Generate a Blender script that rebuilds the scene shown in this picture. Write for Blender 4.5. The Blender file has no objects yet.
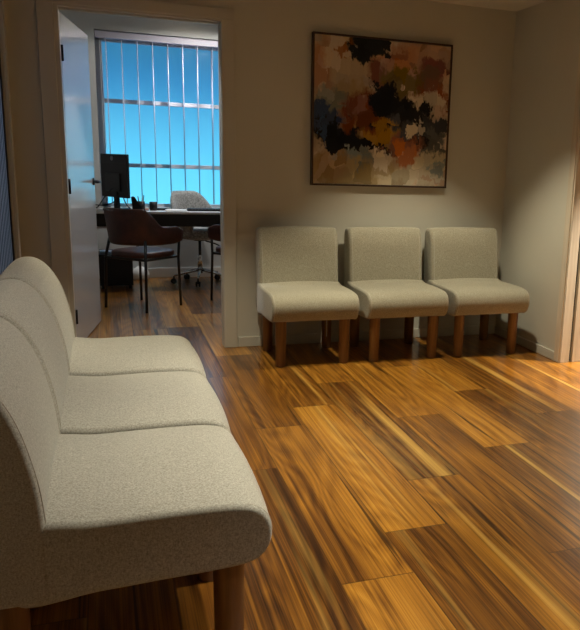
import bpy, bmesh, math, random
from mathutils import Vector, Matrix
random.seed(7)
PI = math.pi
S = bpy.context.scene
COL = S.collection

# ------------------------------------------------------------------ materials
def lin(c):
    return tuple((x/12.92 if x <= .04045 else ((x+.055)/1.055)**2.4) for x in c)

class NT:
    """small helper round a node tree"""
    def __init__(s, tree): s.t = tree
    def n(s, kind, **kw):
        nd = s.t.nodes.new(kind)
        for k, v in kw.items():
            if k == 'ins':
                for i, val in v.items(): s.set(nd, i, val)
            else: setattr(nd, k, v)
        return nd
    def set(s, nd, i, val):
        sock = nd.inputs[i]
        if isinstance(val, bpy.types.NodeSocket): s.t.links.new(val, sock)
        else:
            if hasattr(sock.default_value, '__len__') and isinstance(val, (tuple, list)):
                val = tuple(val) + (1.0,)*(len(sock.default_value)-len(val))
            sock.default_value = val
    def math(s, op, a, b=None, c=None, clamp=False):
        nd = s.n('ShaderNodeMath', operation=op, use_clamp=clamp)
        s.set(nd, 0, a)
        if b is not None: s.set(nd, 1, b)
        if c is not None: s.set(nd, 2, c)
        return nd.outputs[0]
    def mix(s, f, a, b, mode='MIX'):
        nd = s.n('ShaderNodeMix', data_type='RGBA', blend_type=mode)
        s.set(nd, 0, f); s.set(nd, 6, a); s.set(nd, 7, b)
        return nd.outputs[2]
    def ramp(s, f, stops, interp='LINEAR'):
        nd = s.n('ShaderNodeValToRGB'); r = nd.color_ramp; r.interpolation = interp
        while len(r.elements) < len(stops): r.elements.new(.5)
        for e, (p, c) in zip(r.elements, stops):
            e.position = p
            e.color = (c, c, c, 1) if isinstance(c, (int, float)) else tuple(c)+(1,)
        s.set(nd, 0, f); return nd.outputs[0]
    def noise(s, vec, scale, detail=3, rough=.5, dist=0., col=False):
        nd = s.n('ShaderNodeTexNoise'); s.set(nd, 'Vector', vec)
        s.set(nd, 'Scale', scale); s.set(nd, 'Detail', detail); s.set(nd, 'Roughness', rough); s.set(nd, 'Distortion', dist)
        return nd.outputs[1 if col else 0]
    def mapping(s, vec, scale=(1,1,1), loc=(0,0,0), rot=(0,0,0)):
        nd = s.n('ShaderNodeMapping'); s.set(nd, 0, vec); s.set(nd, 1, loc); s.set(nd, 2, rot); s.set(nd, 3, scale)
        return nd.outputs[0]

def material(name, color=(.5,.5,.5), rough=.5, metal=0., spec=.5):
    m = bpy.data.materials.new(name); m.use_nodes = True
    nt = NT(m.node_tree); b = m.node_tree.nodes['Principled BSDF']
    b.inputs['Base Color'].default_value = tuple(color)+(1,)
    b.inputs['Roughness'].default_value = rough; b.inputs['Metallic'].default_value = metal
    b.inputs['Specular IOR Level'].default_value = spec
    return m, nt, b
def coord(nt, kind='Object'):
    return nt.n('ShaderNodeTexCoord').outputs[kind]
def bump(nt, b, h, strength=.2, dist=.002):
    nd = nt.n('ShaderNodeBump'); nt.set(nd, 'Strength', strength); nt.set(nd, 'Distance', dist); nt.set(nd, 'Height', h)
    nt.set(b, 'Normal', nd.outputs[0])

def paint(name, color, rough=.55, var=.04):
    m, nt, b = material(name, color, rough)
    v = coord(nt)
    n1 = nt.noise(v, 2.3, 4, .6)
    c = nt.mix(n1, tuple(x*(1-var) for x in color), tuple(min(1, x*(1+var)) for x in color))
    nt.set(b, 'Base Color', c)
    n2 = nt.noise(v, 340, 2)
    bump(nt, b, n2, .06, .001)
    return m
M = {}
M['wall'] = paint('wall_paint', (.545,.53,.455), .6)
M['ceil'] = paint('ceiling_paint', (.62,.58,.5), .8)
M['office_wall'] = paint('office_wall_paint', (.56,.57,.56), .7)
M['trim'] = paint('trim_paint', (.545,.53,.46), .38)
M['white_trim'] = paint('white_trim_paint', (.68,.67,.63), .35)
M['door'], nt_, b_ = material('door_gloss_paint', (.62,.64,.66), .16)
nt_.set(b_, 'Roughness', nt_.math('ADD', .12, nt_.math('MULTIPLY', nt_.noise(nt_.mapping(coord(nt_), (1,30,.4)), 1, 3), .1)))
b_.inputs['Coat Weight'].default_value = .3; b_.inputs['Coat Roughness'].default_value = .12
M['black'] = paint('black_satin', (.006,.006,.007), .5)
M['black_metal'] = paint('black_metal', (.01,.01,.011), .35)
M['plastic'] = paint('black_plastic', (.005,.0055,.008), .6)
M['grey_alu'] = paint('grey_aluminium', (.62,.63,.68), .4)
M['dark_alu'] = paint('dark_aluminium', (.03,.03,.035), .5)
M['concrete'] = paint('outdoor_concrete', (.12,.13,.14), .8)
M['white'] = paint('white_laminate', (.75,.76,.78), .3)
M['paper'] = paint('paper', (.8,.8,.78), .8)
M['blindrail'] = paint('blind_rail', (.52,.51,.6), .5)
M['slot'] = paint('painted_slot_shade', (.01,.009,.008), .9)
M['brass'] = material('hinge_metal', (.015,.013,.012), .4, .6)[0]
M['chrome'] = material('chrome', (.75,.75,.77), .14, 1)[0]

def fabric(name, dark, mid, light, scale=270):
    m, nt, b = material(name, mid, .92, spec=.15)
    v = coord(nt)
    a = nt.noise(nt.mapping(v, (1,1,.55)), scale, 3, .75)
    c = nt.noise(nt.mapping(v, (.5,.5,1.5)), scale*1.4, 2, .6)
    s = nt.math('ADD', nt.math('MULTIPLY', a, .6), nt.math('MULTIPLY', c, .4))
    colr = nt.ramp(s, [(.3, dark), (.5, mid), (.7, light)])
    big = nt.noise(v, 5, 3)
    colr = nt.mix(nt.math('MULTIPLY', big, .16), colr, dark)
    nt.set(b, 'Base Color', colr)
    b.inputs['Sheen Weight'].default_value = .25
    b.inputs['Sheen Roughness'].default_value = .5
    bump(nt, b, s, .5, .0016)
    return m
M['fabric'] = fabric('heather_fabric', (.2,.19,.155), (.42,.406,.345), (.66,.645,.57))
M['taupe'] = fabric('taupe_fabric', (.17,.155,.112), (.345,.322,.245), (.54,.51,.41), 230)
M['piping'] = fabric('piping_fabric', (.28,.26,.21), (.44,.41,.34), (.58,.55,.47))
M['boucle'] = fabric('boucle_fabric', (.12,.12,.115), (.33,.33,.32), (.6,.6,.58), 70)

def wood(name, a, b_, c, scale=1., rough=.4):
    m, nt, b = material(name, b_, rough)
    v = coord(nt)
    w = nt.noise(nt.mapping(v, (26*scale,26*scale,1.6*scale)), 1, 5, .6, .4)
    colr = nt.ramp(w, [(.3, a), (.52, b_), (.72, c)])
    nt.set(b, 'Base Color', colr); bump(nt, b, w, .12, .001)
    return m
M['leg'] = wood('leg_wood', (.1,.042,.011), (.21,.098,.026), (.31,.155,.046))
M['jamb'] = wood('limed_jamb_wood', (.5,.43,.33), (.6,.53,.42), (.7,.63,.52))
M['frame'] = wood('dark_frame_wood', (.02,.009,.005), (.045,.02,.012), (.07,.03,.018), rough=.5)

def leather():
    m, nt, b = material('brown_leather', (.1,.03,.018), .42)
    v = coord(nt)
    n1 = nt.noise(v, 9, 4, .6)
    nt.set(b, 'Base Color', nt.ramp(n1, [(.3, (.032,.009,.006)), (.7, (.085,.024,.016))]))
    vo = nt.n('ShaderNodeTexVoronoi'); nt.set(vo, 'Vector', v); nt.set(vo, 'Scale', 260.)
    bump(nt, b, vo.outputs[0], .15, .001)
    return m
M['leather'] = leather()

def plank_floor():
    m, nt, b = material('timber_planks', (.3,.14,.04), .3)
    v = coord(nt)
    sx = nt.n('ShaderNodeSeparateXYZ'); nt.set(sx, 0, v)
    X, Y = sx.outputs[0], sx.outputs[1]
    W, L = .2335, 1.37
    cx_ = nt.math('DIVIDE', nt.math('SUBTRACT', X, .606-20*W), W)
    ci = nt.math('FLOOR', cx_); fx = nt.math('FRACT', cx_)
    wn = nt.n('ShaderNodeTexWhiteNoise', noise_dimensions='1D'); nt.set(wn, 'W', ci)
    # stagger of the end joints: the rows in view follow the photo, others are random
    off = wn.outputs[0]
    for k, fr in ((19,.05),(20,.393),(21,.584),(22,.859),(23,.376),(24,.03),(25,.62)):
        is_k = nt.math('COMPARE', ci, float(k), .1)
        mx = nt.n('ShaderNodeMix', data_type='FLOAT'); nt.set(mx, 0, is_k); nt.set(mx, 2, off); nt.set(mx, 3, fr)
        off = mx.outputs[0]
    ry = nt.math('SUBTRACT', nt.math('DIVIDE', Y, L), off)
    ri = nt.math('FLOOR', ry); fy = nt.math('FRACT', ry)
    cb = nt.n('ShaderNodeCombineXYZ'); nt.set(cb, 0, ci); nt.set(cb, 1, ri); nt.set(cb, 2, 3.7)
    w2 = nt.n('ShaderNodeTexWhiteNoise', noise_dimensions='3D'); nt.set(w2, 'Vector', cb.outputs[0])
    rnd, rcol = w2.outputs[0], w2.outputs[1]
    # per plank shift of the grain
    vm = nt.n('ShaderNodeVectorMath', operation='MULTIPLY_ADD')
    nt.set(vm, 0, rcol); vm.inputs[1].default_value = (37,53,11); nt.set(vm, 2, v)
    gv = vm.outputs[0]
    big = nt.noise(nt.mapping(gv, (4.5,.5,1)), 1, 2, .4, .3)          # cathedral bands
    wav = nt.math('FRACT', nt.math('MULTIPLY', big, 17.))
    wav = nt.math('ABSOLUTE', nt.math('SUBTRACT', wav, .5))            # 0..0.5 rings
    fine = nt.noise(nt.mapping(gv, (90,.5,1)), 1, 4, .72, .05)
    mid = nt.noise(nt.mapping(gv, (15,.35,1)), 1, 3, .6, .1)
    ext = nt.noise(nt.mapping(gv, (240,.9,1)), 1, 2, .6, 0)
    c5 = lambda x, k: nt.math('MULTIPLY', nt.math('SUBTRACT', x, .5), k)
    t = nt.math('ADD', .575, c5(rnd, .21))
    for x, k in ((fine, .50), (mid, .42), (ext, .38)): t = nt.math('ADD', t, c5(x, k))
    t = nt.math('ADD', t, nt.math('MULTIPLY', nt.math('SUBTRACT', wav, .25), .2))
    colr = nt.ramp(t, [(.34,(.03,.010,.002)), (.46,(.11,.039,.005)), (.57,(.215,.085,.009)), (.72,(.41,.178,.019)), (.88,(.60,.32,.05))])
    # pale sapwood streaks
    sap = nt.noise(nt.mapping(gv, (11.,.2,1)), 1, 3, .5, .15)
    sapm = nt.ramp(sap, [(.615,0.), (.72,1.)])
    colr = nt.mix(nt.math('MULTIPLY', nt.math('MULTIPLY', sapm, 1.2), fine), colr, (.66,.40,.09))
    # dark gum veins
    ve = nt.noise(nt.mapping(gv, (30.,.55,1), (5,3,0)), 1, 2, .5, .6)
    vem = nt.ramp(ve, [(.31,1.), (.34,0.)])
    colr = nt.mix(nt.math('MULTIPLY', vem, .8), colr, (.018,.006,.002))
    # joints
    ex = nt.math('MULTIPLY', nt.math('MINIMUM', fx, nt.math('SUBTRACT', 1., fx)), W)
    ey = nt.math('MULTIPLY', nt.math('MINIMUM', fy, nt.math('SUBTRACT', 1., fy)), L)
    e = nt.math('MINIMUM', ex, ey)
    jm = nt.ramp(e, [(.001,1.), (.0026,0.)])
    colr = nt.mix(nt.math('MULTIPLY', jm, .75), colr, (.02,.008,.003))
    nt.set(b, 'Base Color', colr)
    nt.set(b, 'Roughness', nt.math('ADD', .24, nt.math('MULTIPLY', fine, .16)))
    b.inputs['Specular IOR Level'].default_value = .5
    b.inputs['Coat Weight'].default_value = .45; b.inputs['Coat Roughness'].default_value = .17
    h = nt.math('SUBTRACT', nt.math('MULTIPLY', fine, .25), jm)
    bump(nt, b, h, .16, .0015)
    return m
M['floor'] = plank_floor()

def glass_mat(name='frosted_blue_glass', ca=(.62,.86,.97), cb=(.72,.92,1.), gloss=.012):
    # blue privacy film on the pane: scatters the daylight behind it
    m = bpy.data.materials.new(name); m.use_nodes = True
    nt = NT(m.node_tree); T = m.node_tree
    T.nodes.remove(T.nodes['Principled BSDF'])
    v = coord(nt)
    n1 = nt.noise(nt.mapping(v, (3,1,.5)), 1.2, 2)
    colr = nt.mix(n1, ca, cb)
    tr = nt.n('ShaderNodeBsdfTranslucent'); nt.set(tr, 0, colr)
    gl = nt.n('ShaderNodeBsdfGlossy'); nt.set(gl, 0, (.8,.85,.9)); nt.set(gl, 1, .25)
    mx = nt.n('ShaderNodeMixShader'); nt.set(mx, 0, gloss)
    T.links.new(tr.outputs[0], mx.inputs[1]); T.links.new(gl.outputs[0], mx.inputs[2])
    T.links.new(mx.outputs[0], T.nodes['Material Output'].inputs[0])
    return m
M['glass'] = glass_mat()
M['glass_dim'] = glass_mat('ribbed_smoky_glass', (.42,.29,.34), (.47,.33,.38), .06)

def emit(name, color, strength):
    m = bpy.data.materials.new(name); m.use_nodes = True
    b = m.node_tree.nodes['Principled BSDF']
    b.inputs['Base Color'].default_value = tuple(color)+(1,)
    b.inputs['Emission Color'].default_value = tuple(color)+(1,)
    b.inputs['Emission Strength'].default_value = strength
    return m
M['lamp'] = emit('lamp_lens', (1,.8,.55), 6)

def canvas_mat():
    m, nt, b = material('abstract_canvas', (.4,.3,.2), .6, spec=.15)
    v = coord(nt)                       # object space: x 0..1 across, z 0..1 up
    warp = nt.noise(v, 7, 4, .65, 0, True)
    warp2 = nt.noise(nt.mapping(v, (42,1,16)), 1, 3, .6, 0, True)
    def addw(vec, w, amt):
        sub = nt.n('ShaderNodeVectorMath', operation='SUBTRACT'); nt.set(sub, 0, w); sub.inputs[1].default_value = (.5,.5,.5)
        ma = nt.n('ShaderNodeVectorMath', operation='MULTIPLY_ADD'); nt.set(ma, 0, sub.outputs[0]); ma.inputs[1].default_value = amt; nt.set(ma, 2, vec)
        return ma.outputs[0]
    vor = nt.n('ShaderNodeTexVoronoi', distance='CHEBYCHEV'); nt.set(vor, 'Vector', nt.mapping(addw(v, warp, (.1,0,.1)), (11,1,8))); nt.set(vor, 'Scale', 1.)
    p = addw(addw(addw(v, warp, (.22,0,.22)), warp2, (.07,0,.12)), vor.outputs[1], (.09,0,.09))
    tone = nt.noise(nt.mapping(v, (9,1,5)), 1, 4, .6)
    colr = nt.ramp(tone, [(.3,(.36,.25,.15)), (.5,(.5,.38,.25)), (.7,(.6,.49,.36))])
    G = [  # x, y (pixels of a close look at the picture), rx, ry, colour, softness
     (120,130,100,110,(.5,.4,.28),.6), (70,140,28,120,(.42,.24,.15),.8), (150,250,60,45,(.42,.31,.17),.5),
     (420,135,150,85,(.43,.25,.15),.4), (345,140,60,70,(.4,.2,.11),.5), (330,110,40,22,(.28,.11,.06),.5),
     (480,110,60,30,(.46,.3,.2),.5), (465,160,40,28,(.2,.06,.05),.5), (450,215,60,45,(.17,.075,.04),.5), (265,185,40,40,(.2,.08,.06),.5),
     (350,200,80,44,(.15,.105,.02),.35), (320,225,40,22,(.2,.15,.05),.4),
     (215,310,92,72,(.22,.075,.05),.35), (235,360,90,52,(.17,.05,.012),.35), (470,265,52,56,(.24,.06,.012),.35), (500,300,30,50,(.2,.045,.01),.4),
     (435,285,80,38,(.55,.47,.34),.35), (490,330,30,22,(.5,.36,.26),.4),
     (150,95,22,22,(.28,.1,.02),.3), (235,85,70,46,(.012,.015,.016),.2), (225,125,42,32,(.01,.012,.014),.2),
     (285,265,48,56,(.006,.007,.01),.2), (335,310,88,66,(.006,.007,.01),.2), (395,322,55,34,(.01,.012,.015),.2), (245,225,26,22,(.008,.009,.012),.2),
     (400,375,80,40,(.055,.06,.07),.3), (470,365,70,36,(.04,.045,.055),.25), (475,430,60,40,(.085,.09,.085),.3), (410,420,34,24,(.014,.015,.016),.25),
     (85,350,50,56,(.035,.06,.13),.3), (90,270,50,36,(.22,.23,.19),.5),
     (110,385,62,34,(.012,.014,.02),.25), (145,420,90,48,(.006,.007,.01),.2), (200,438,60,24,(.006,.007,.01),.2), (80,400,10,50,(.04,.08,.17),.3),
     (280,395,72,36,(.36,.2,.03),.4), (290,437,32,16,(.008,.008,.01),.2),
     (180,490,64,32,(.2,.25,.25),.3), (190,550,170,52,(.4,.3,.14),.6), (100,520,60,50,(.38,.25,.13),.6),
     (365,440,60,50,(.26,.1,.06),.4), (385,480,46,60,(.46,.16,.06),.35),
     (450,540,110,62,(.62,.54,.39),.4), (470,490,70,40,(.5,.44,.3),.4), (490,505,44,18,(.25,.29,.27),.35), (470,560,60,16,(.52,.36,.24),.4),
     (345,560,60,30,(.58,.5,.34),.5), (280,472,38,38,(.66,.57,.42),.25), (403,362,19,32,(.58,.52,.4),.2)]
    for x, y, rx, ry, c, soft in G:
        u = (x-50)/470; y2 = y - 43*u*(1-(y-42)/545.); vv = 1-(y2-42)/542.
        sub = nt.n('ShaderNodeVectorMath', operation='MULTIPLY_ADD'); nt.set(sub, 0, p)
        sx_, sz_ = 470/rx, 542/ry
        sub.inputs[1].default_value = (sx_, 0, sz_); sub.inputs[2].default_value = (-u*sx_, 0, -vv*sz_)
        ln = nt.n('ShaderNodeVectorMath', operation='LENGTH'); nt.set(ln, 0, sub.outputs[0])
        mr = nt.n('ShaderNodeMapRange'); nt.set(mr, 0, ln.outputs['Value'])
        mr.inputs[1].default_value = 1-soft*.5; mr.inputs[2].default_value = 1+soft*.5; mr.inputs[3].default_value = 1; mr.inputs[4].default_value = 0
        colr = nt.mix(mr.outputs[0], colr, c)
    hs = nt.n('ShaderNodeHueSaturation'); nt.set(hs, 'Color', colr)
    sepv = nt.n('ShaderNodeSeparateXYZ'); nt.set(sepv, 0, vor.outputs[1])
    nt.set(hs, 'Value', nt.math('ADD', .72, nt.math('MULTIPLY', sepv.outputs[0], .62))); nt.set(hs, 'Saturation', nt.math('ADD', .8, nt.math('MULTIPLY', sepv.outputs[1], .35)))
    colr = hs.outputs[0]
    str_ = nt.noise(nt.mapping(v, (60,1,9), (0,0,0), (0,.2,0)), 1, 4, .65)
    colr = nt.mix(nt.math('MULTIPLY', str_, .5), colr, nt.mix(1., colr, (.62,.6,.58), 'MULTIPLY'))
    gm = nt.n('ShaderNodeGamma'); nt.set(gm, 0, colr); gm.inputs[1].default_value = .95
    nt.set(b, 'Base Color', gm.outputs[0])
    bump(nt, b, str_, .3, .003)
    return m
M['canvas'] = canvas_mat()

# ------------------------------------------------------------------ mesh helpers
def link(name, bm, mat, parent=None, smooth=False, loc=None):
    me = bpy.data.meshes.new(name)
    bmesh.ops.recalc_face_normals(bm, faces=bm.faces[:])
    bm.to_mesh(me); bm.free()
    if smooth:
        for p in me.polygons: p.use_smooth = True
    if mat: me.materials.append(mat)
    o = bpy.data.objects.new(name, me); COL.objects.link(o)
    if parent: o.parent = parent
    if loc: o.location = loc
    return o
def box(bm, a, b, bev=0., seg=2):
    """axis aligned box from corner a to corner b"""
    t = bmesh.new()
    vs = [t.verts.new((x, y, z)) for x in (a[0], b[0]) for y in (a[1], b[1]) for z in (a[2], b[2])]
    for f in ((0,1,3,2),(4,6,7,5),(0,4,5,1),(2,3,7,6),(0,2,6,4),(1,5,7,3)): t.faces.new([vs[i] for i in f])
    bmesh.ops.recalc_face_normals(t, faces=t.faces[:])
    if bev: bmesh.ops.bevel(t, geom=t.edges[:], offset=bev, segments=seg, affect='EDGES', profile=.5)
    merge(bm, t)
def merge(bm, t, mtx=None):
    if mtx is not None: bmesh.ops.transform(t, matrix=mtx, verts=t.verts[:])
    me = bpy.data.meshes.new('tmp'); t.to_mesh(me); t.free(); bm.from_mesh(me); bpy.data.meshes.remove(me)
def boxobj(name, a, b, mat, parent=None, bev=0., kind=None):
    bm = bmesh.new(); box(bm, a, b, bev); o = link(name, bm, mat, parent)
    if kind: o['kind'] = kind
    return o
def boxes(name, lst, mat, parent=None, bev=0., kind='structure'):
    bm = bmesh.new()
    for a, b in lst: box(bm, a, b, bev)
    o = link(name, bm, mat, parent)
    if kind: o['kind'] = kind
    return o
def tube(bm, pts, r, n=12, closed=False):
    pts = [Vector(p) for p in pts]; N = len(pts); rings = []
    rad = r if isinstance(r, (list, tuple)) else [r]*N
    prev = None
    for i, p in enumerate(pts):
        if closed: d = pts[(i+1) % N]-pts[i-1]
        else: d = pts[min(i+1, N-1)]-pts[max(i-1, 0)]
        d.normalize()
        ref = prev if prev is not None else (Vector((0,0,1)) if abs(d.z) < .9 else Vector((1,0,0)))
        x = (ref-d*ref.dot(d)).normalized(); prev = x; y = d.cross(x)
        rings.append([bm.verts.new(p+rad[i]*(math.cos(2*PI*k/n)*x+math.sin(2*PI*k/n)*y)) for k in range(n)])
    for i in range(N if closed else N-1):
        A, B = rings[i], rings[(i+1) % N]
        for k in range(n): bm.faces.new((A[k], A[(k+1) % n], B[(k+1) % n], B[k]))
    if not closed: bm.faces.new(rings[0][::-1]); bm.faces.new(rings[-1])
def lathe(bm, prof, n=32, c=(0,0,0), cap=True):
    rings = [[bm.verts.new((c[0]+r*math.cos(2*PI*k/n), c[1]+r*math.sin(2*PI*k/n), c[2]+z)) for k in range(n)] for r, z in prof]
    for A, B in zip(rings, rings[1:]):
        for k in range(n): bm.faces.new((A[k], A[(k+1) % n], B[(k+1) % n], B[k]))
    if cap: bm.faces.new(rings[0][::-1]); bm.faces.new(rings[-1])
def tag(o, label, cat, group=None):
    o['label'] = label; o['category'] = cat
    if group: o['group'] = group
    return o
def empty(name, loc, rz=0):
    o = bpy.data.objects.new(name, None); COL.objects.link(o)
    o.empty_display_size = .1; o.location = loc; o.rotation_euler = (0,0,rz); return o
def copy_tree(o, parent=None):
    c = o.copy(); COL.objects.link(c)
    if parent: c.parent = parent
    for ch in list(o.children): copy_tree(ch, c)
    return c
def catmull(P, m):
    out = []; n = len(P)
    for i in range(n):
        p0, p1, p2, p3 = (Vector(P[(i+k-1) % n]) for k in range(4))
        for j in range(m):
            t = j/m
            out.append(.5*((2*p1)+(p2-p0)*t+(2*p0-5*p1+4*p2-p3)*t*t+(3*p1-p0-3*p2+p3)*t**3))
    return out

# ------------------------------------------------------------------ dimensions
D = 4.868; XR = 2.725; XL = -.493; ZC = 2.296
DW = 7.98; ZO = 2.62; YR = -1.6
OL, OR_, OH = -.212, .692, 2.04          # door opening
WT = .10                                 # wall thickness
YJ = 4.0; YJ2 = 3.05                     # opening in the right wall

# ------------------------------------------------------------------ setting
bm = bmesh.new(); box(bm, (-1.0, YR-.2, -.1), (4.4, DW+.3, 0)); fl = link('floor', bm, M['floor']); fl['kind'] = 'structure'
boxes('ceiling', [((XL-.1, YR-.1, ZC), (XR+.15, D+.0, ZC+.4))], M['ceil'])
boxes('ceiling_office', [((-1.0, D, ZO), (3.2, DW+.25, ZO+.1))], M['ceil'])
boxes('wall_back', [((XL, D, 0), (OL-.02, D+WT, ZO)), ((OR_+.02, D, 0), (3.2, D+WT, ZO)), ((OL-.02, D, OH+.02), (OR_+.02, D+WT, ZO))], M['wall'])
boxes('wall_left', [((XL-.12, YR, 0), (XL, 3.74, ZC+.2)), ((XL-.12, 4.68, 0), (XL, D+WT, ZC+.2)), ((XL-.12, 3.74, 2.05), (XL, 4.68, ZC+.2))], M['wall'])
boxes('wall_right', [((XR, YJ, 0), (XR+.06, D, ZC)), ((XR+.085, YJ, 0), (XR+.15, D, ZC)), ((XR+.06, YJ+.7, 0), (XR+.085, D, ZC)),
                     ((XR, YR, 0), (XR+.15, YJ2, ZC)), ((XR, YJ2, 2.06), (XR+.15, YJ, ZC))], M['wall'])
boxes('wall_rear', [((XL, YR-.1, 0), (XR, YR, ZC))], M['wall'])
# office shell, with the window hole
WX0, WX1, WZ0, WZ1 = -.045, 2.2, .70, 2.385
boxes('wall_office_back', [((-1.0, DW, 0), (WX0, DW+.2, ZO)), ((WX1, DW, 0), (3.2, DW+.2, ZO)),
      ((WX0, DW, 0), (WX1, DW+.2, WZ0)), ((WX0, DW, WZ1), (WX1, DW+.2, ZO))], M['office_wall'])
boxes('wall_office_left', [((-.85, D+WT, 0), (-.75, DW, ZO))], M['office_wall'])
boxes('wall_office_right', [((3.05, D+WT, 0), (3.15, DW, ZO))], M['office_wall'])
boxes('wall_office_front', [((-.75, D+WT, 0), (XL-.12, D+WT+.02, ZO))], M['office_wall'])
# side room seen through the sliding door opening
boxes('wall_side_room_back', [((XR+.15, YJ, 0), (4.3, YJ+.1, ZC))], M['white_trim'])
boxes('wall_side_room_right', [((4.2, 1.2, 0), (4.3, YJ, ZC))], M['wall'])
boxes('wall_side_room_front', [((XR+.15, 1.2, 0), (4.2, 1.3, ZC))], M['wall'])
boxes('ceiling_side_room', [((XR+.15, 1.2, ZC), (4.3, YJ+.1, ZC+.1))], M['ceil'])

def skirting(name, a, b, mat):          # board with a small bevel on its top edge
    return boxes(name, [(a, b)], mat, bev=.004)
skirting('baseboard_back', (OR_+.09+.002, D-.013, 0), (XR-.013, D, .068), M['trim'])
skirting('baseboard_back_left', (XL+.0, D-.013, 0), (OL-.115, D, .068), M['trim'])
skirting('baseboard_right', (XR-.013, YJ+.052, 0), (XR, D, .06), M['trim'])
skirting('baseboard_left', (XL, YR, 0), (XL+.013, 3.66, .068), M['trim'])
skirting('baseboard_office_back', (-.75, DW-.014, 0), (3.05, DW, .1), M['white_trim'])
skirting('baseboard_side_room', (XR+.152, YJ-.014, 0), (4.2, YJ, .06), M['white_trim'])

# architrave + jamb of the office door
aw = .093
bm = bmesh.new()
for x0, x1 in ((OL-.113, OL-.02-.006), (OR_+.004, OR_+.004+.08)):
    box(bm, (x0, D-.016, 0), (x1, D+.001, OH+.012), .003)
box(bm, (OL-.113, D-.016, OH+.012), (OR_+.084, D+.001, OH+.075), .003)
o = link('trim_1', bm, M['trim']); o['kind'] = 'structure'
bm = bmesh.new()
box(bm, (OL-.03, D-.004, 0), (OL, D+WT+.003, OH+.0), .002)
box(bm, (OR_, D-.004, 0), (OR_+.03, D+WT+.003, OH+.0), .002)
box(bm, (OL-.03, D-.004, OH), (OR_+.03, D+WT+.003, OH+.03), .002)
for x0, x1 in ((OR_-.003, OR_),): box(bm, (x0, D+.045, 0), (x1, D+.06, OH), .001)      # door stop
box(bm, (OL, D+.045, OH-.012), (OR_-.003, D+.06, OH), .001)
o = link('trim_2', bm, M['trim']); o['kind'] = 'structure'
# split jamb of the sliding door in the right wall
boxes('trim_3', [((XR-.004, YJ-.018, 0), (XR+.062, YJ, 2.06)), ((XR+.086, YJ-.018, 0), (XR+.152, YJ, 2.06)),
                 ((XR-.012, YJ-.006, 0), (XR+.0, YJ+.05, 2.1))], M['jamb'], bev=.002)
boxes('trim_4', [((XR-.004, YJ2, 0), (XR+.154, YJ2+.018, 2.06)), ((XR-.004, YJ2+.018, 2.042), (XR+.154, YJ-.018, 2.06))], M['jamb'], bev=.002)
d3 = boxes('door_3', [((XR+.0625, YJ+.004, .008), (XR+.0825, YJ+.69, 2.04))], M['slot'])  # near-black colour on the door edge paints in the pocket's shade

# office door leaf, standing open into the office
dl = .887
ang = math.atan2(5.846-4.975, -.077-(-.214))
d1 = empty('door_1', (-.214, 4.985, 0), ang); d1['kind'] = 'structure'
bm = bmesh.new(); box(bm, (.004, -.002, .008), (dl, .036, 2.03), .002); link('leaf', bm, M['door'], d1)
def lever(side):
    bm = bmesh.new()
    y0 = -.002 if side < 0 else .036
    lathe_t = bmesh.new(); lathe(lathe_t, [(.026,0),(.026,.006),(.024,.009),(.011,.009),(.011,.03)], 20)
    merge(bm, lathe_t, Matrix.Translation((dl-.06, y0, 1.035)) @ Matrix.Rotation(PI/2 if side < 0 else -PI/2, 4, 'X'))
    yy = y0+side*.045
    tube(bm, [(dl-.06, y0+side*.028, 1.035), (dl-.06, yy-side*.008, 1.035), (dl-.068, yy, 1.035), (dl-.12, yy+side*.002, 1.035), (dl-.175, yy, 1.035)], .009, 10)
    return link('handle', bm, M['black_metal'], d1, True)
lever(-1); lever(1)
for z in (.22, 1.03, 1.80):
    bm = bmesh.new(); tube(bm, [(0,0,z-.045), (0,0,z+.045)], .008, 10)
    h = link('hinge', bm, M['brass'], d1, True); h.location = (-.004, -.008, 0)
    bm = bmesh.new(); box(bm, (-.035, 0, z-.045), (.0, .003, z+.045)); p_ = link('hinge_plate', bm, M['brass'], h)
    p_.location = (-.004, .002, 0); p_.rotation_euler = (0, 0, 0)

# ribbed frosted glass door in the left wall, daylight behind it
y0, y1 = 3.76, 4.66
bm = bmesh.new()
npan = 14; pw = (y1-y0)/npan
for k in range(npan): box(bm, (XL-.028, y0+k*pw+.003, .05), (XL-.016, y0+(k+1)*pw-.003, 2.02), .003)
g2 = empty('door_2', (0,0,0)); g2['kind'] = 'structure'
link('ribbed_pane', bm, M['glass_dim'], g2)
bm = bmesh.new()
for k in range(npan+1): box(bm, (XL-.03, y0+k*pw-.0032, .05), (XL-.014, y0+k*pw+.0032, 2.02))
for a_, b_2 in ((y0-.02, y0), (y1, y1+.02)): box(bm, (XL-.05, a_, 0), (XL-.008, b_2, 2.05))
box(bm, (XL-.05, y0-.02, 0), (XL-.008, y1+.02, .05)); box(bm, (XL-.05, y0-.02, 2.02), (XL-.008, y1+.02, 2.05))
link('glazing_bars', bm, M['dark_alu'], g2)
boxes('low_light_blocker', [((-2.2, 2.0, -.3), (-2.1, 7.5, 1.5))], M['concrete'])  # unseen slab, added to darken the lower part of the ribbed glass
boxes('ground_outside_left', [((-6, 1.0, -.35), (-1.0, 8.0, -.3))], M['concrete'])
boxes('trim_5', [((XL, 4.69, 0), (XL+.018, 4.76, 2.1)), ((XL, 3.66, 0), (XL+.018, 3.73, 2.1)), ((XL, 3.66, 2.05), (XL+.018, 4.76, 2.11))], M['trim'], bev=.003)

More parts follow.
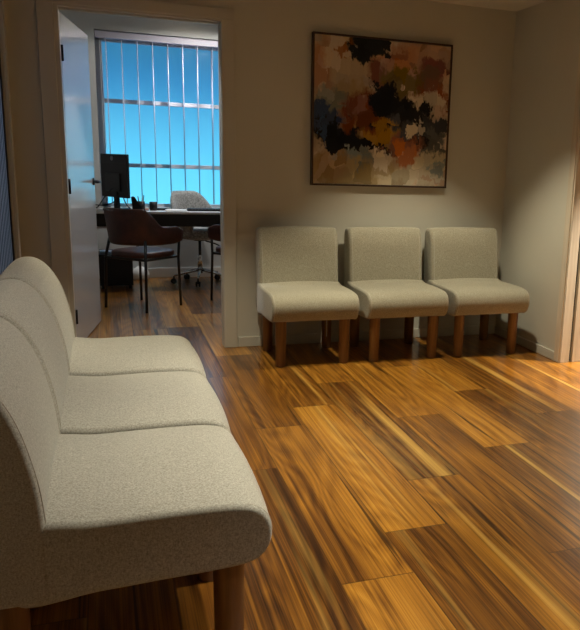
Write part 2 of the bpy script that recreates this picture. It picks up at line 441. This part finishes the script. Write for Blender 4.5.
# office window: frame, bars, frosted pane, sill, light-blocking slab outside
win = empty('window_1', (0, DW+.12, 0)); win['kind'] = 'structure'
bm = bmesh.new()
box(bm, (WX0, -.02, WZ0), (WX0+.06, .03, WZ1), .003); box(bm, (WX1-.06, -.02, WZ0), (WX1, .03, WZ1), .003)
box(bm, (WX0, -.02, WZ0), (WX1, .03, WZ0+.05), .003); box(bm, (WX0, -.02, WZ1-.09), (WX1, .03, WZ1), .003)
for z in (1.745, 1.13): box(bm, (WX0+.05, -.015, z-.02), (WX1-.05, .025, z+.02), .003)
link('window_frame', bm, M['grey_alu'], win)
boxobj('pane', (WX0+.04, .03, WZ0+.03), (WX1-.04, .036, WZ1-.06), M['glass'], win)
boxobj('window_sill', (WX0, -.12, WZ0-.0), (WX1, -.02, WZ0+.018), M['white_trim'], win, .003)
boxes('pane_top_blocker', [((-1.5, DW+.2, 2.44), (3.8, DW+1.4, 2.62))], M['concrete'])  # unseen overhang, added to darken the top of the pane
boxes('ground_outside', [((-12, DW+.2, -.35), (14, 26, -.3))], M['concrete'])

# vertical blind, slats turned open
vb = tag(empty('vertical_blind', (0, DW+.035, 0)), 'pale vertical blind with its slats turned open across the blue office window', 'blind')
bm = bmesh.new(); box(bm, (WX0+.004, -.03, 2.315), (WX1-.004, .025, 2.376), .004); link('head_rail', bm, M['blindrail'], vb)
slat_me = None
k = 0; x = .053
while x < WX1-.03:
    if slat_me is None:
        bm = bmesh.new()
        n = 6; vs = []
        for zz in (.76, 2.31):
            vs.append([[bm.verts.new((.006*math.sin(PI*i/n)+dx, -.058+.116*i/n, zz)) for i in range(n+1)] for dx in (-.0012, .0012)])
        for i in range(n):
            bm.faces.new((vs[0][0][i], vs[0][0][i+1], vs[1][0][i+1], vs[1][0][i]))
            bm.faces.new((vs[0][1][i], vs[1][1][i], vs[1][1][i+1], vs[0][1][i+1]))
            bm.faces.new((vs[0][0][i], vs[0][1][i], vs[0][1][i+1], vs[0][0][i+1]))
            bm.faces.new((vs[1][0][i], vs[1][0][i+1], vs[1][1][i+1], vs[1][1][i]))
        for i in (0, n): bm.faces.new((vs[0][0][i], vs[0][1][i], vs[1][1][i], vs[1][0][i]))
        o = link('slat', bm, M['blindrail'], vb, True); slat_me = o; proto_slat = o
    else:
        o = proto_slat.copy(); COL.objects.link(o); o.parent = vb
    o.location = (x, 0, 0); o.rotation_euler = (0, 0, random.uniform(-.02, .02)-.02)
    x += .1425
bm = bmesh.new(); tube(bm, [(.0, -.035, 2.31), (.002, -.04, 1.3), (.01, -.04, 1.22), (.02, -.035, 1.3), (.015, -.03, 2.31)], .003, 6); link('cord', bm, M['white'], vb, True)

# ------------------------------------------------------------------ waiting chairs
def loft_pad(profile, width, rnd, crown):
    """profile: closed smooth list of (x,z); lofted along y with rounded ends; crown(x,z,t) -> dx,dz bulge"""
    P = profile; n = len(P)
    area = sum(P[i][0]*P[(i+1) % n][1]-P[(i+1) % n][0]*P[i][1] for i in range(n))
    sg = 1 if area > 0 else -1
    nor = []
    for i in range(n):
        d = P[(i+1) % n]-P[i-1]; d.normalize(); nor.append(Vector((-d[1], d[0]))*sg)   # inward
    hw = width/2; st = []
    for k in range(7):
        th = PI/2*k/6
        st.append((-hw+rnd*(1-math.sin(th)), rnd*(1-math.cos(th)) if False else rnd*(1-math.cos(PI/2-th))))
    st = [(-hw+rnd*(1-math.cos(PI/2*k/6)), rnd*(1-math.sin(PI/2*k/6))) for k in range(7)]
    mids = [(-hw+rnd+(width-2*rnd)*k/14, 0) for k in range(1, 14)]
    full = st+mids+[(-y, i) for y, i in reversed(st)]
    bm = bmesh.new(); rings = []
    for y, ins in full:
        t = 1-(y/hw)**2
        ring = []
        for i in range(n):
            q = P[i]+nor[i]*ins; dx, dz = crown(q[0], q[1], max(0, t))
            ring.append(bm.verts.new((q[0]+dx, y, q[1]+dz)))
        rings.append(ring)
    for A, B in zip(rings, rings[1:]):
        for i in range(n): bm.faces.new((A[i], A[(i+1) % n], B[(i+1) % n], B[i]))
    bm.faces.new(rings[0]); bm.faces.new(rings[-1][::-1])
    return bm
def piping_bm(profile, y, grow, sub):
    n = len(profile); bm = bmesh.new(); pts = []
    area = sum(profile[i][0]*profile[(i+1) % n][1]-profile[(i+1) % n][0]*profile[i][1] for i in range(n)); sg = 1 if area > 0 else -1
    for i in range(n):
        d = profile[(i+1) % n]-profile[i-1]; d.normalize(); nn = Vector((d[1], -d[0]))*sg
        q = profile[i]+nn*grow; pts.append((q[0], y, q[1]))
    tube(bm, [pts[i] for i in sub], .0028, 6); return bm

def make_chair(name, seat_pts, back_pts, rear_leg_x, front_leg_x=.19, w=.55, wb=.556, lr=.038, ls=.205, cr=.016, fab='fabric'):
    root = empty(name, (0,0,0))
    sp = catmull(seat_pts, 5); bp = catmull(back_pts, 5)
    def crown_s(x, z, t):
        up = max(0, min(1, (z-.40)/.05)); f = max(0, min(1, (.28-x)/.1))
        lo = max(0, min(1, (.33-z)/.03))
        return (.012*t*max(0, (x-.22)/.06) if x > .22 else 0, cr*t**.7*up*f + .004*t*up)
    seat = link('seat', loft_pad(sp, w, .014, crown_s), M[fab], root, True)
    xm = sum(p[0] for p in bp)/len(bp)
    def crown_b(x, z, t):
        hi = max(0, min(1, (z-.5)/.2)); front = 1 if x > -.29 - .0 else 0
        return (.010*t*hi*front, .010*t**.6*max(0, min(1, (z-.74)/.06)))
    back = link('backrest', loft_pad(bp, wb, .014 if wb >= w else .022, crown_b), M[fab], root, True)
    ns = len(sp)
    for s in (-1, 1):
        sub = [i for i in range(ns) if sp[i][1] > .33 or sp[i][0] > .2]
        # walk continuously round the front
        k0 = max(range(ns), key=lambda i: sp[i][0])
        order = [(k0+j) % ns for j in range(-ns//2, ns//2)]
        run = [i for i in order if not (sp[i][0] < -.14)]
        link('piping', piping_bm(sp, s*(w/2-.014), -.0003, run), M['piping'], seat, True)
        nb = len(bp); kt = max(range(nb), key=lambda i: bp[i][1])
        order = [(kt+j) % nb for j in range(-nb//2, nb//2)]
        run = [i for i in order if bp[i][1] > .33]
        # keep the longest continuous run
        link('piping', piping_bm(bp, s*(wb/2-(.014 if wb >= w else .022)), -.0003, run), M['piping'], back, True)
    for lx, lz in ((front_leg_x, .33), (rear_leg_x, .33)):
        for s in (-1, 1):
            bm = bmesh.new(); lathe(bm, [(lr-.006,0),(lr-.003,.003),(lr,lz-.004),(lr,lz)], 32)
            link('leg', bm, M['leg'], root, True, (lx, s*ls, 0))
    return root
SEAT = [(-.27,.284),(-.10,.287),(.02,.291),(.13,.294),(.21,.299),(.250,.311),(.272,.336),(.280,.366),(.279,.395),(.268,.421),(.245,.440),(.21,.450),(.13,.454),(.02,.454),(-.10,.452),(-.26,.450)]
BACK = [(-.195,.285),(-.196,.36),(-.198,.45),(-.206,.54),(-.222,.62),(-.243,.69),(-.270,.744),(-.304,.785),(-.345,.806),(-.390,.802),(-.424,.776),(-.436,.735),(-.428,.66),(-.405,.55),(-.375,.43),(-.345,.285),(-.30,.282),(-.24,.282)]
a1 = make_chair('waiting_chair', SEAT, BACK, -.285, .19, .565, .57)
a1.location = (.05, 1.866, 0)
LEFT = 'waiting chairs in the row along the left wall'
tag(a1, 'nearest and largest oatmeal fabric waiting chair, its flat side facing the camera', 'chair', LEFT)
for yc, lab in ((2.464, 'middle oatmeal fabric waiting chair of the left-hand row, between its two neighbours'),
                (3.062, 'farthest oatmeal fabric waiting chair of the left-hand row, beside the office doorway')):
    c = copy_tree(a1); c.location = (.05, yc, 0); c['label'] = lab
SEATB = [(x if x > 0 else x*.80, z) for x, z in SEAT]
BACKB = [(-.150,.285),(-.150,.36),(-.152,.45),(-.160,.54),(-.170,.62),(-.180,.69),(-.192,.735),(-.208,.765),(-.228,.780),(-.250,.778),(-.268,.760),(-.276,.725),(-.276,.66),(-.270,.55),(-.262,.43),(-.255,.285),(-.23,.280),(-.18,.280)]
BACKR = 'waiting chairs in the row against the painting wall'
BACKB = [(x-(.035 if i > 8 else .012*max(0, (z-.5)/.3) if False else 0), z if z < .5 else z+.022*(z-.5)/.28) for i, (x, z) in enumerate(BACKB)]
SEATB = [(x, z-.018 if z < .32 else (z-.008 if z < .4 else z-.008)) for x, z in SEATB]
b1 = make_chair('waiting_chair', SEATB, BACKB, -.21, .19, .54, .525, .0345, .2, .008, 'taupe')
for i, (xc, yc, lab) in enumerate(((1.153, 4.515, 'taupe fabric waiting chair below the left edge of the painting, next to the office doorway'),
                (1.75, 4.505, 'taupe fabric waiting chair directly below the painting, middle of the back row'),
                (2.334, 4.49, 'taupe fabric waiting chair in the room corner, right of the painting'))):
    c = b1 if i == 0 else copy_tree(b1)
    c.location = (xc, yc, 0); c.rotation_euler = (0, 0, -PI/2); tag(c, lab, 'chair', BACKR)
    if i == 0: first_back = c
# the loose thread hanging under the first chair of the back row
bm = bmesh.new(); tube(bm, [(.14, .10, .3), (.142, .101, .24), (.139, .102, .20), (.143, .1, .165), (.14, .104, .16), (.137, .101, .165)], .0012, 5)
th = link('loose_thread', bm, M['paper'], first_back, True); th['label'] = 'loose white thread hanging under the seat'

# ------------------------------------------------------------------ painting
P0x, P1x, P0z, P1z = 1.264, 2.237, 1.076, 2.031
pa = tag(empty('painting', (P0x, D, P0z)), 'square abstract painting in black, rust, cream and slate hanging above the back row of chairs', 'painting')
W_, H_ = P1x-P0x, P1z-P0z
bm = bmesh.new(); ft = .011
for a, b in (((0,-.04,0),(ft,0,H_)), ((W_-ft,-.04,0),(W_,0,H_)), ((ft,-.04,0),(W_-ft,0,ft)), ((ft,-.04,H_-ft),(W_-ft,0,H_))): box(bm, a, b, .0012)
link('frame', bm, M['frame'], pa)
cw, ch = W_-2*ft-.004, H_-2*ft-.004
bm = bmesh.new(); box(bm, (0,-.034/1,0), (1,-.004,1))
cv = link('canvas', bm, M['canvas'], pa, loc=(ft+.002, 0, ft+.002)); cv.scale = (cw, 1, ch)

# ------------------------------------------------------------------ office furniture
ZD = .735
desk = tag(empty('desk', (0, 7.13, 0)), 'long desk with a white top and black front panel below the office window', 'desk')
bm = bmesh.new(); box(bm, (-.6, 0, ZD-.022), (2.0, .36, ZD), .003); link('desktop', bm, M['white'], desk)
bm = bmesh.new(); box(bm, (-.58, .008, ZD-.135), (1.98, .03, ZD-.022), .002); link('front_panel', bm, M['black'], desk)
for x in (-.58, 1.95):
    bm = bmesh.new(); box(bm, (x, .03, 0), (x+.03, .34, ZD-.022), .002); link('side_leg', bm, M['black'], desk)
bm = bmesh.new(); box(bm, (-.55, .06, .575), (-.01, .34, .595), .002); link('shelf', bm, M['white'], desk)
bm = bmesh.new(); box(bm, (-.04, .06, .595), (-.015, .34, ZD-.022), .002); link('shelf_bracket', bm, M['black'], desk)

cab = tag(empty('storage_box', (.058, 7.33, 0)), 'low black box unit on the office floor behind the left brown chair', 'box')
bm = bmesh.new(); box(bm, (-.148, 0, .03), (.148, .4, .325), .004); link('body', bm, M['black'], cab)
for x in (-.12, .12):
    for y in (.03, .37):
        bm = bmesh.new(); lathe(bm, [(.012,0),(.014,.03)], 12); link('foot', bm, M['black_metal'], cab, True, (x, y, 0))
bm = bmesh.new(); box(bm, (-.13, -.004, .05), (.13, .001, .305), .002); link('front_panel', bm, M['plastic'], cab)
# book lying on it
o = boxobj('notebook', (-.08, 7.4, .327), (.03, 7.52, .342), paint('pale_blue_cover', (.4,.5,.62), .5), bev=.002)
tag(o, 'pale blue notebook lying on the low black box unit', 'notebook')

bag = bmesh.new()
bmesh.ops.create_uvsphere(bag, u_segments=24, v_segments=14, radius=1)
for v in bag.verts:
    k_ = 1+.07*math.sin(5*v.co.x+2)*math.cos(4*v.co.y)
    v.co = Vector((v.co.x*.085*k_, v.co.y*.06, max(-.62, v.co.z)*.085*k_+.053))
o = link('plastic_bag', bag, M['paper'], None, True, (.29, 7.86, 0)); tag(o, 'small crumpled white bag on the floor between the low black box and the skirting', 'bag')

# monitor
mo = tag(empty('monitor', (.085, 7.31, ZD)), 'black computer monitor seen from behind at the left end of the desk', 'monitor')
mr_ = math.radians(-60)
bm = bmesh.new()
box(bm, (-.215, -.018, .115), (.215, .012, .5), .006); 
hd = link('screen_housing', bm, M['plastic'], mo); hd.rotation_euler = (0, 0, mr_)
bm = bmesh.new(); box(bm, (-.2, .012, .15), (.2, .0135, .485)); link('screen', bm, M['black'], hd)
bm = bmesh.new(); box(bm, (-.215, -.0195, .42), (.215, -.0175, .424)); box(bm, (-.12, -.034, .17), (.12, -.018, .33), .006); link('rear_cover', bm, M['black'], hd)
bm = bmesh.new()
tube(bm, [(.018*math.cos(2*PI*i/24), 0, .018*math.sin(2*PI*i/24)) for i in range(24)], .0015, 5, True)
for dx in (-.005, .004): tube(bm, [(dx-.003, 0, -.011), (dx+.003, 0, .011)], .0015, 5)
lg = link('emblem', bm, M['grey_alu'], hd, True, (-.02, -.019, .462)); lg['label'] = 'small round silver emblem'
bm = bmesh.new(); box(bm, (-.028, -.012, .01), (.028, .02, .3), .005); st = link('stand_neck', bm, M['plastic'], mo); st.location = (0, -.04, 0); st.rotation_euler = (0, 0, mr_)
bm = bmesh.new(); box(bm, (-.12, -.1, 0), (.12, .1, .014), .005); link('stand_foot', bm, M['plastic'], mo)
for pts in ([(-.03,-.05,.2),(-.1,-.08,.12),(-.16,-.06,.03),(-.2,-.04,.02)], [(.02,-.05,.16),(-.02,-.09,.08),(-.1,-.1,.05),(-.2,-.06,.05)], [(.05,-.04,.15),(.08,-.09,.06),(.12,-.1,.014)]):
    bm = bmesh.new()
    P_ = [Vector(p) for p in pts]; Q = []
    for i in range(len(P_)-1):
        a0, a1_, a2, a3 = P_[max(0,i-1)], P_[i], P_[i+1], P_[min(len(P_)-1, i+2)]
        for j in range(6):
            t = j/6; Q.append(.5*((2*a1_)+(a2-a0)*t+(2*a0-5*a1_+4*a2-a3)*t*t+(3*a1_-a0-3*a2+a3)*t**3))
    Q.append(P_[-1]); tube(bm, Q, .005, 6); link('cable', bm, M['black'], mo, True)

# slanted dark stand
bm = bmesh.new()
vs = [(-.0,0,0),(.09,0,0),(.02,0,.13),(-.01,0,.13)]
f1 = [bm.verts.new(Vector(v)) for v in vs]; f2 = [bm.verts.new(Vector(v)+Vector((0,.1,0))) for v in vs]
bm.faces.new(f1); bm.faces.new(f2[::-1])
for i in range(4): bm.faces.new((f1[i], f1[(i+1) % 4], f2[(i+1) % 4], f2[i]))
bmesh.ops.bevel(bm, geom=bm.edges[:], offset=.005, segments=2, affect='EDGES')
o = link('document_stand', bm, M['plastic'], None, False, (.218, 7.105, ZD)); tag(o, 'slanted black stand on the desk between the monitor and the pen holder', 'stand')

# pens in holder
o = bmesh.new(); lathe(o, [(.032,0),(.034,.004),(.034,.085),(.030,.085),(.030,.006),(.0,.006)], 24, cap=False)
bmesh.ops.contextual_create(o, geom=[e for e in o.edges if e.is_boundary])
ph = link('pen_holder', o, M['black'], None, True, (.295, 7.25, ZD)); tag(ph, 'round black pen holder on the desk with pens standing in it', 'pen holder')
for (dx, dy, tx, ty, h, colr, nm) in ((-.010,-.008,-.16,.05,.125,(.02,.02,.025),'black'), (.012,.006,.14,-.08,.135,(.05,.2,.24),'teal'), (.006,-.014,.05,-.14,.12,(.5,.5,.52),'silver')):
    bm = bmesh.new(); tube(bm, [(dx,dy,.008), (dx+tx*h*.75, dy+ty*h*.75, h), ], .0045, 8)
    tube(bm, [(dx+tx*h*.75, dy+ty*h*.75, h), (dx+tx*(h+.008)*.75, dy+ty*(h+.008)*.75, h+.008)], .003, 8)
    pm = paint(nm+'_pen', colr, .4)
    o = link('pen', bm, pm, None, True, (.295, 7.25, ZD)); tag(o, nm+' pen standing in the black pen holder', 'pen', 'pens in the holder')

mg = tag(empty('mug', (.405, 7.30, ZD)), 'small black mug on the desk right of the pen holder', 'mug')
bm = bmesh.new(); lathe(bm, [(.030,0),(.034,.004),(.035,.078),(.031,.078),(.029,.01),(.0,.009)], 24, cap=False)
bmesh.ops.contextual_create(bm, geom=[e for e in bm.edges if e.is_boundary]); link('body', bm, M['black'], mg, True)
bm = bmesh.new(); tube(bm, [(.033+.022*math.sin(PI*i/10), 0, .016+.048*i/10) for i in range(11)], .004, 8); link('handle', bm, M['black'], mg, True).rotation_euler = (0,0,1.4)

o = boxobj('tray', (.325, 7.26, ZD), (.365, 7.40, ZD+.012), paint('terracotta', (.4,.16,.1), .6), bev=.003); tag(o, 'small terracotta coloured tray on the desk left of the mug', 'tray')
o = boxobj('dish', (.44, 7.32, ZD), (.53, 7.42, ZD+.018), M['black'], bev=.005); tag(o, 'flat black pad on the desk just right of the mug', 'pad')
o = boxobj('paper_stack', (.51, 7.17, ZD), (.70, 7.36, ZD+.01), M['paper'], bev=.001); tag(o, 'stack of white paper on the desk before the swivel chair', 'paper')
kb = tag(empty('keyboard', (.92, 7.30, ZD)), 'flat black keyboard on the right part of the desk', 'keyboard')
bm = bmesh.new(); box(bm, (-.21, -.06, 0), (.21, .06, .018), .004); link('body', bm, M['plastic'], kb)
bm = bmesh.new()
for r in range(4):
    for c in range(13): box(bm, (-.2+c*.031, -.052+r*.027, .018), (-.2+c*.031+.026, -.052+r*.027+.022, .023))
link('keys', bm, M['black'], kb)

# ---- visitor chairs
def make_visitor():
    root = empty('visitor_chair', (0,0,0))
    R_ = .235; xb = -.0
    path = []
    for i in range(9): path.append((.20-.20*i/8, -R_, 90))
    for i in range(1, 28):
        th = -90-180*i/28
        path.append((xb+R_*math.cos(math.radians(th)), R_*math.sin(math.radians(th)), abs(180-abs(th))))
    for i in range(9): path.append((0+.20*i/8, R_, 90))
    N = len(path); bm = bmesh.new(); K = 12; th_ = .032
    def outn(i):
        a, b = path[max(0, i-1)], path[min(N-1, i+1)]
        d = Vector((b[0]-a[0], b[1]-a[1])).normalized(); return Vector((-d.y, d.x))
    rings = []
    for i, (x, y, an) in enumerate(path):
        n_ = outn(i)
        if n_.dot(Vector((x, y))) < 0 and abs(an) < 89: n_ = -n_
        if an >= 89: n_ = Vector((0, 1 if y > 0 else -1))
        sm = max(0, min(1, (84-an)/40)); sm = sm*sm*(3-2*sm)
        zt = .675+.145*sm
        e = min(i, N-1-i)
        zb = .53
        if e < 4: zt -= .035*(1-math.sin(PI/2*e/4)); zb += .02*(1-math.sin(PI/2*e/4))
        ring = []
        for k in range(K):
            a = 2*PI*k/K; c_, s_ = math.cos(a), math.sin(a)
            # rounded slab: height zt-zb, thickness th_
            hz = (zt-zb)/2; zc = (zt+zb)/2
            zz = zc+math.copysign(abs(s_)**.35, s_)*hz
            oo = math.copysign(abs(c_)**.6, c_)*th_/2
            flare = .035*(zz-zb)/.27
            p = Vector((x, y))+n_*(oo+flare)
            ring.append(bm.verts.new((p.x, p.y, zz)))
        rings.append(ring)
    for A, B in zip(rings, rings[1:]):
        for k in range(K): bm.faces.new((A[k], A[(k+1) % K], B[(k+1) % K], B[k]))
    bm.faces.new(rings[0][::-1]); bm.faces.new(rings[-1])
    link('backrest', bm, M['leather'], root, True)
    # seat cushion: rounded square
    bm = bmesh.new(); rings = []
    for z, g in ((.425,.94),(.432,.99),(.45,1.),(.466,.985),(.474,.93),(.478,.7),(.479,.3)):
        ring = []
        for k in range(40):
            a = 2*PI*k/40; c_, s_ = math.cos(a), math.sin(a)
            ring.append(bm.verts.new((.01+.215*g*math.copysign(abs(c_)**.6, c_), .215*g*math.copysign(abs(s_)**.6, s_), z)))
        rings.append(ring)
    for A, B in zip(rings, rings[1:]):
        for k in range(40): bm.faces.new((A[k], A[(k+1) % 40], B[(k+1) % 40], B[k]))
    bm.faces.new(rings[0][::-1]); bm.faces.new(rings[-1])
    link('seat', bm, M['leather'], root, True)
    bm = bmesh.new(); tube(bm, [(.19,-.205,.418),(.19,.205,.418),(-.19,.205,.418),(-.19,-.205,.418)], .011, 8, True); link('seat_frame', bm, M['black_metal'], root)
    for sx in (1, -1):
        for sy in (1, -1):
            top = (.17, sy*.242, .57) if sx > 0 else (-.165, sy*.185, .57)
            bm = bmesh.new(); tube(bm, [(sx*.205, sy*.215, 0), (sx*.193, sy*.209, .415), top], .0115, 10); link('leg', bm, M['black_metal'], root, True)
    return root
v1 = make_visitor(); v1.location = (.258, 6.42, 0); v1.rotation_euler = (0,0,math.radians(45))
VG = 'brown visitor chairs at the desk'
tag(v1, 'dark brown leather tub chair with thin black legs, whole in view through the office doorway', 'chair', VG)
v2 = copy_tree(v1); v2.location = (1.13, 6.6, 0); v2.rotation_euler = (0,0,math.radians(133))
v2['label'] = 'dark brown leather tub chair mostly hidden behind the right side of the office doorway'

# ---- swivel chair
sw = tag(empty('swivel_chair', (.85, 7.58, 0), math.radians(-58)), 'grey boucle swivel chair with a chrome star base behind the desk', 'chair')
bm = bmesh.new(); rings = []; NA = 36; K = 10
for i in range(NA+1):
    an = math.radians(-125+250*i/NA); c_, s_ = -math.cos(an), math.sin(an)
    sm = max(0, min(1, (105-abs(math.degrees(an)))/80)); sm = sm*sm*(3-2*sm)
    zt = .62+.285*sm; zb = .47
    ring = []
    for k in range(K):
        a = 2*PI*k/K; cc, ss = math.cos(a), math.sin(a)
        zz = (zt+zb)/2+math.copysign(abs(ss)**.5, ss)*(zt-zb)/2
        rr = .205+.055*(zz-zb)/.4+cc*.028
        ring.append(bm.verts.new((c_*rr, s_*rr, zz)))
    rings.append(ring)
for A, B in zip(rings, rings[1:]):
    for k in range(K): bm.faces.new((A[k], A[(k+1) % K], B[(k+1) % K], B[k]))
bm.faces.new(rings[0][::-1]); bm.faces.new(rings[-1])
link('backrest', bm, M['boucle'], sw, True)
bm = bmesh.new(); lathe(bm, [(.14,.44),(.2,.455),(.225,.48),(.225,.515),(.2,.54),(.1,.55)], 36); link('seat', bm, M['boucle'], sw, True)
bm = bmesh.new(); lathe(bm, [(.06,.425),(.06,.445)], 20); lathe(bm, [(.014,.25),(.014,.43)], 16); link('gas_lift', bm, M['black_metal'], sw, True)
bm = bmesh.new(); lathe(bm, [(.024,.10),(.026,.28),(.022,.285)], 20); link('column', bm, M['chrome'], sw, True)
bm = bmesh.new(); tube(bm, [(.05,.03,.425),(.14,.08,.40),(.2,.12,.37)], .007, 8); link('height_lever', bm, M['black_metal'], sw, True)
for i in range(5):
    a = 2*PI*i/5+.5; c_, s_ = math.cos(a), math.sin(a)
    bm = bmesh.new(); tube(bm, [(.015*c_,.015*s_,.135),(.1*c_,.1*s_,.118),(.26*c_,.26*s_,.082)], [.017,.015,.011], 10)
    bl = link('base_leg', bm, M['chrome'], sw, True)
    bm = bmesh.new()
    for off in (-.014, .014):
        t = bmesh.new(); lathe(t, [(.012,-.009),(.024,-.008),(.027,0),(.024,.008),(.012,.009)], 18)
        merge(bm, t, Matrix.Translation((.262*c_-off*s_, .262*s_+off*c_, .027)) @ Matrix.Rotation(a, 4, 'Z') @ Matrix.Rotation(PI/2, 4, 'X'))
    tube(bm, [(.26*c_,.26*s_,.03),(.26*c_,.26*s_,.08)], .008, 8)
    link('castor', bm, M['plastic'], bl, True)

# ------------------------------------------------------------------ lamps
DOWN = 'recessed ceiling downlights'
def downlight(x, y, z, power, label, color=(1,.79,.53), size=112, blend=.75, radius=.035, aim=None):
    r = tag(empty('downlight', (x, y, z)), label, 'ceiling light', DOWN)
    bm = bmesh.new(); lathe(bm, [(.052,-.001),(.052,-.006),(.046,-.008),(.040,-.004),(.040,-.001)], 32, cap=False); link('trim_ring', bm, M['white_trim'], r, True)
    bm = bmesh.new(); lathe(bm, [(.0395,-.003),(.0395,-.0015)], 32); link('lens', bm, M['lamp'], r)
    l = bpy.data.lights.new('downlight_lamp', 'SPOT'); l.energy = power; l.color = color; l.spot_size = math.radians(size); l.spot_blend = blend; l.shadow_soft_size = radius
    o = bpy.data.objects.new('lamp', l); COL.objects.link(o); o.parent = r; o.location = (0, 0, -.012)
    if aim: o.rotation_euler = (Vector(aim)-Vector((x, y, z))).to_track_quat('-Z', 'Y').to_euler()
WARM = (1,.90,.66)
SOFT = (1,.94,.82)
downlight(1.9, 3.92, ZC, 66, 'round recessed downlight above the floor before the corner chair', WARM, 86, .55)
downlight(.5, 3.70, ZC, 50, 'round recessed downlight above the floor before the office doorway', WARM, 78, .5)
downlight(1.05, 2.0, ZC, 66, 'round recessed downlight in the middle of the waiting room ceiling', (1,.91,.70), 80, .6)
downlight(1.4, 2.05, ZC, 64, 'added spotlight tilted to brighten the left row of chairs', SOFT, 62, .6, .05, (0.05, 2.1, .5))  # added lamp, brightens the fronts of the left backrests
downlight(.95, .3, ZC, 36, 'round recessed downlight nearest the camera', SOFT, 84, .6)
downlight(.35, 5.12, ZO, 30, 'added fill light on the office ceiling just inside its door', (.95,.97,1), 60, .4)  # added lamp, brightens the office floor near the doorway
downlight(.78, 7.70, ZO, 26, 'added fill light on the office ceiling nearest the window', (.97,.98,1), 84, .5)  # added lamp, brightens the wall under the desk
downlight(1.1, 7.1, ZO, 34, 'round recessed downlight on the office ceiling above the desk', (1,.95,.88), 166, .2, .06)
downlight(3.3, 3.6, ZC, 260, 'round recessed downlight in the side room', (1,.87,.68), 60, .5)

# ------------------------------------------------------------------ sky
w = bpy.data.worlds.new('sky'); S.world = w; w.use_nodes = True
nt = NT(w.node_tree); bg = w.node_tree.nodes['Background']
g = nt.n('ShaderNodeTexCoord').outputs['Generated']
sp_ = nt.n('ShaderNodeSeparateXYZ'); nt.set(sp_, 0, g)
skyc = nt.ramp(sp_.outputs[2], [(.0,(.015,.1,.3)), (.24,(.02,.16,.38)), (.46,(.36,.9,.84)), (1.,(.26,.74,.78))])
nt.set(bg, 'Color', skyc); bg.inputs['Strength'].default_value = 1.85

# ------------------------------------------------------------------ camera
yaw, pitch, roll, f_px, cx, cy = .3649, .2102, -.0348, 743.72, 389.26, 323.42
cyw, sy, cp, sp2 = math.cos(yaw), math.sin(yaw), math.cos(pitch), math.sin(pitch)
fwd = Vector((sy*cp, cyw*cp, -sp2)); right = Vector((cyw, -sy, 0)); down = fwd.cross(right)
c_, s_ = math.cos(roll), math.sin(roll)
r2 = c_*right+s_*down; d2 = -s_*right+c_*down
cam = bpy.data.cameras.new('camera'); co = bpy.data.objects.new('camera', cam); COL.objects.link(co)
m = Matrix.Identity(4)
for i in range(3): m[i][0], m[i][1], m[i][2] = r2[i], -d2[i], -fwd[i]
m[0][3], m[1][3], m[2][3] = 0, 0, 1.225
co.matrix_world = m
cam.sensor_fit = 'HORIZONTAL'; cam.sensor_width = 36; cam.lens = f_px/580*36
cam.shift_x = (290-cx)/580; cam.shift_y = (cy-315)/580
cam.clip_start = .05
S.camera = co
S.view_settings.view_transform = 'Standard'; S.view_settings.look = 'None'
S.view_settings.exposure = 1.18; S.view_settings.gamma = 1; S.view_settings.use_curve_mapping = False
